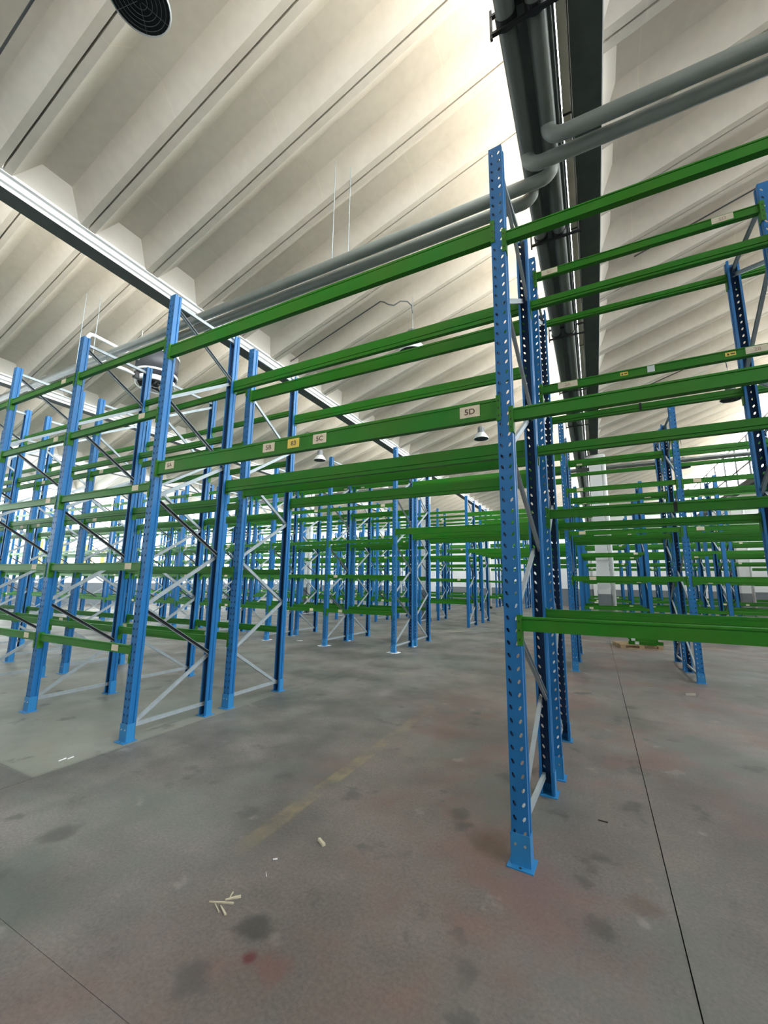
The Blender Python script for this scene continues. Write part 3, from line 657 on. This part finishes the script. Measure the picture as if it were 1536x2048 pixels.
# ------------------------------------------------------------------ ceiling fan with its white feed pipe
fx, fy, fz = -9.7, 6.0, 6.42
fan = thing('ceiling_fan', 'round drum fan hanging above the left racks with white rims', 'fan', (fx, fy, fz))
link('drum', MB().lathe([(0.46, 0.30), (0.48, 0.30), (0.48, 0.80), (0.46, 0.80), (0.46, 0.30)], n=40).mesh('drum', DRUM, True), fan)
link('upper_rim', MB().lathe([(0.465, 0.79), (0.505, 0.79), (0.505, 0.825), (0.465, 0.825), (0.465, 0.79)], n=40).mesh('upper_rim', RIM), fan)
link('middle_rim', MB().lathe([(0.465, 0.27), (0.50, 0.27), (0.50, 0.315), (0.465, 0.315), (0.465, 0.27)], n=40).mesh('middle_rim', RIM), fan)
link('lower_ring', MB().lathe([(0.42, 0.02), (0.45, 0.02), (0.46, 0.14), (0.43, 0.14), (0.42, 0.02)], n=40).mesh('lower_ring', RIM, True), fan)
sv = MB()
for k in range(6): a = k * pi / 3; sv.tube([(0.455 * cos(a), 0.455 * sin(a), 0.13), (0.47 * cos(a), 0.47 * sin(a), 0.3)], 0.012, 6)
link('ring_stay', sv.mesh('ring_stay', BLACK), fan)
link('hub', MB().lathe([(0.0, 0.0), (0.07, 0.01), (0.09, 0.05), (0.09, 0.2), (0.0, 0.2)], n=20).mesh('hub', BLACK, True), fan)
for k in range(5):
    a = k * 2 * pi / 5; r0, r1 = 0.08, 0.41; c0, s0 = cos(a), sin(a)
    q = [(r0, -0.05, 0.06), (r0, 0.05, 0.10), (r1, 0.11, 0.13), (r1, -0.11, 0.05)]
    vs = [(x * c0 - y * s0, x * s0 + y * c0, z) for x, y, z in q] + [(x * c0 - y * s0, x * s0 + y * c0, z + 0.006) for x, y, z in q]
    link('blade', MB().add(vs, [(3, 2, 1, 0), (4, 5, 6, 7), (0, 1, 5, 4), (1, 2, 6, 5), (2, 3, 7, 6), (3, 0, 4, 7)]).mesh('blade', BLACK), fan)
zc = z_lo + (fx - GUT[3]) * dz - fz
for k in range(3):
    a = k * 2 * pi / 3 + 0.6
    link('hanger_rod', MB().tube([(0.49 * cos(a), 0.49 * sin(a), 0.82), (0.49 * cos(a), 0.49 * sin(a), zc + 0.49 * cos(a) * dz + 0.05)], 0.006, 6).mesh('hanger_rod', WHITE), fan)
fpipe = [(0, -0.45, 0.53), (0, -1.50, 0.56), (0, -1.58, 0.54), (0, -1.62, 0.47), (0, -1.62, -0.1), (0, -1.56, -0.02), (0, -1.0, 0.06), (0, -0.5, 0.06)]
link('feed_pipe', MB().tube(fpipe[:5], 0.042, 12).mesh('feed_pipe', WHITE, True), fan)
link('lower_arm', MB().tube([(0, -1.62, 0.0), (0, -1.2, 0.06), (0, -0.75, 0.10), (0, -0.45, 0.08)], [0.03, 0.05, 0.045, 0.03], 12).mesh('lower_arm', WHITE, True), fan)
link('motor_bracket', MB().box((-0.06, -0.55, 0.02), (0.06, -0.36, 0.16)).mesh('motor_bracket', BLACK), fan)

# ------------------------------------------------------------------ things on the floor
pal = thing('wooden_pallet', 'small wooden pallet on the floor beyond the lowest right green beam', 'pallet', (0.86, 13.1, 0), 0.25); pal.scale = (0.85, 0.85, 0.85)
for k in range(5): link('deck_board', MB().box((-0.6, -0.4 + k * 0.175, 0.10), (0.6, -0.30 + k * 0.175, 0.122)).mesh('deck_board', WOOD), pal)
for k in range(3): link('bottom_board', MB().box((-0.6, -0.4 + k * 0.35, 0.0), (0.6, -0.30 + k * 0.35, 0.02)).mesh('bottom_board', WOOD), pal)
for i in range(3):
    for k in range(3): link('block', MB().box((-0.58 + i * 0.51, -0.4 + k * 0.35, 0.02), (-0.44 + i * 0.51, -0.30 + k * 0.35, 0.10)).mesh('block', WOOD), pal)
for i, (dx, dy, z, a, L_, lb) in enumerate([(0.10, -0.30, 0.104, 0.05, 0.62, 'green beam piece lying on the pallet, front one of the bottom layer'), (0.22, -0.14, 0.104, -0.06, 0.70, 'green beam piece on the pallet, middle of the bottom layer'), (0.14, 0.08, 0.104, 0.1, 0.62, 'green beam piece on the pallet, rear of the bottom layer'),
                                        (0.16, -0.26, 0.193, 0.22, 0.60, 'green beam piece lying on top of the pile at its front'), (0.08, 0.0, 0.193, -0.12, 0.55, 'green beam piece lying on top of the pile at its back')]):
    o = thing('loose_beam', lb, 'beam', (0.86 + dx, 13.1 + dy, z + 0.088), a, 'green beam pieces piled on the pallet', beam_mesh(L_, 0.088, -1, False))
    if i in (0, 3): link('location_label', label_mesh(0.09, 0.07, '', 'white'), o, (-0.12 - 0.05 * i, -0.0245, -0.042))

def sliver(label, x, y, L_, wd, a, m=SPLINT, cat='splinter', name='wood_splinter', h=0.006, grp=None, taper=0.35):
    vs = [(-L_ / 2, -wd * taper / 2, 0), (L_ / 2, -wd / 2, 0), (L_ / 2, wd / 2, 0), (0, wd * 0.42, 0), (-L_ / 2, wd * taper / 2, 0)]
    vs += [(a_ * 0.99, b_ * 0.8, h) for a_, b_, _ in vs]
    n_ = 5
    thing(name, label, cat, (x, y, 0.001), a, grp, MB().add(vs, [tuple(range(n_ - 1, -1, -1)), tuple(range(n_, 2 * n_))] + [(i, (i + 1) % n_, n_ + (i + 1) % n_, n_ + i) for i in range(n_)]).mesh(name, m))
def spl(label, p, q, wd, **k):
    def fl(p):
        d = Vector((p[0] - 768, p[1] - 1024, 819.09)); r = RR.transposed() @ d; t = -CAM_H / r.z; return Vector((r.x * t, r.y * t))
    P, Q = fl(p), fl(q); c_ = (P + Q) / 2; d = Q - P
    sliver(label, c_.x, c_.y, d.length, wd, math.atan2(d.y, d.x), **k)
g_ = 'pale wood splinters on the near floor'
spl('long pale wood splinter lying across the others on the near floor', (418, 1805), (467, 1808), 0.010, grp=g_)
spl('flat pale wood splinter at the right end of the cluster', (450, 1801), (482, 1794), 0.017, grp=g_)
spl('tiny upright-lying splinter beside the flat one', (459, 1797), (466, 1786), 0.006, grp=g_)
spl('thin splinter below the long one, the left of two', (430, 1809), (438, 1826), 0.005, grp=g_, taper=0.7)
spl('splinter below the long one, the right of two, widening to its end', (441, 1813), (451, 1831), 0.011, grp=g_)
spl('short stubby piece of pale wood alone on the floor', (638, 1681), (648, 1693), 0.022, h=0.015, taper=0.9, cat='wood scrap', name='wood_stub')
spl('small white scrap on the floor near the stub of wood', (546, 1720), (555, 1719), 0.006, m=PLAST, cat='scrap', name='paper_scrap')
spl('tiny thin white scrap on the floor in front of the wood stub', (532, 1746), (533, 1754), 0.003, m=PLAST, cat='scrap', name='paper_scrap')
spl('larger of two white sticks on the pale slab at the left', (117, 1523), (132, 1517), 0.014, m=PLAST, cat='stick', name='white_stick', grp='white sticks at the left')
spl('smaller of two white sticks on the pale slab at the left', (135, 1519), (147, 1514), 0.012, m=PLAST, cat='stick', name='white_stick', grp='white sticks at the left')
spl('dark twig on the floor right of the near rack', (1196, 1641), (1216, 1646), 0.010, m=mat('dark_twig', (0.05, 0.035, 0.03), 0.8), cat='twig', name='twig')
spl('crumpled pale scrap on the floor in the right aisle', (1371, 1391), (1390, 1391), 0.035, m=mat('crumpled_paper', (0.30, 0.27, 0.24), 0.9), cat='scrap', name='paper_scrap', h=0.03)
# dark control box hanging low on the left wall
thing('wall_box', 'small dark box hanging low on the left wall', 'box', me=MB().box((WX0 + 0.0, 9.9, 1.2), (WX0 + 0.25, 10.5, 1.6)).mesh('wall_box', BLACK))
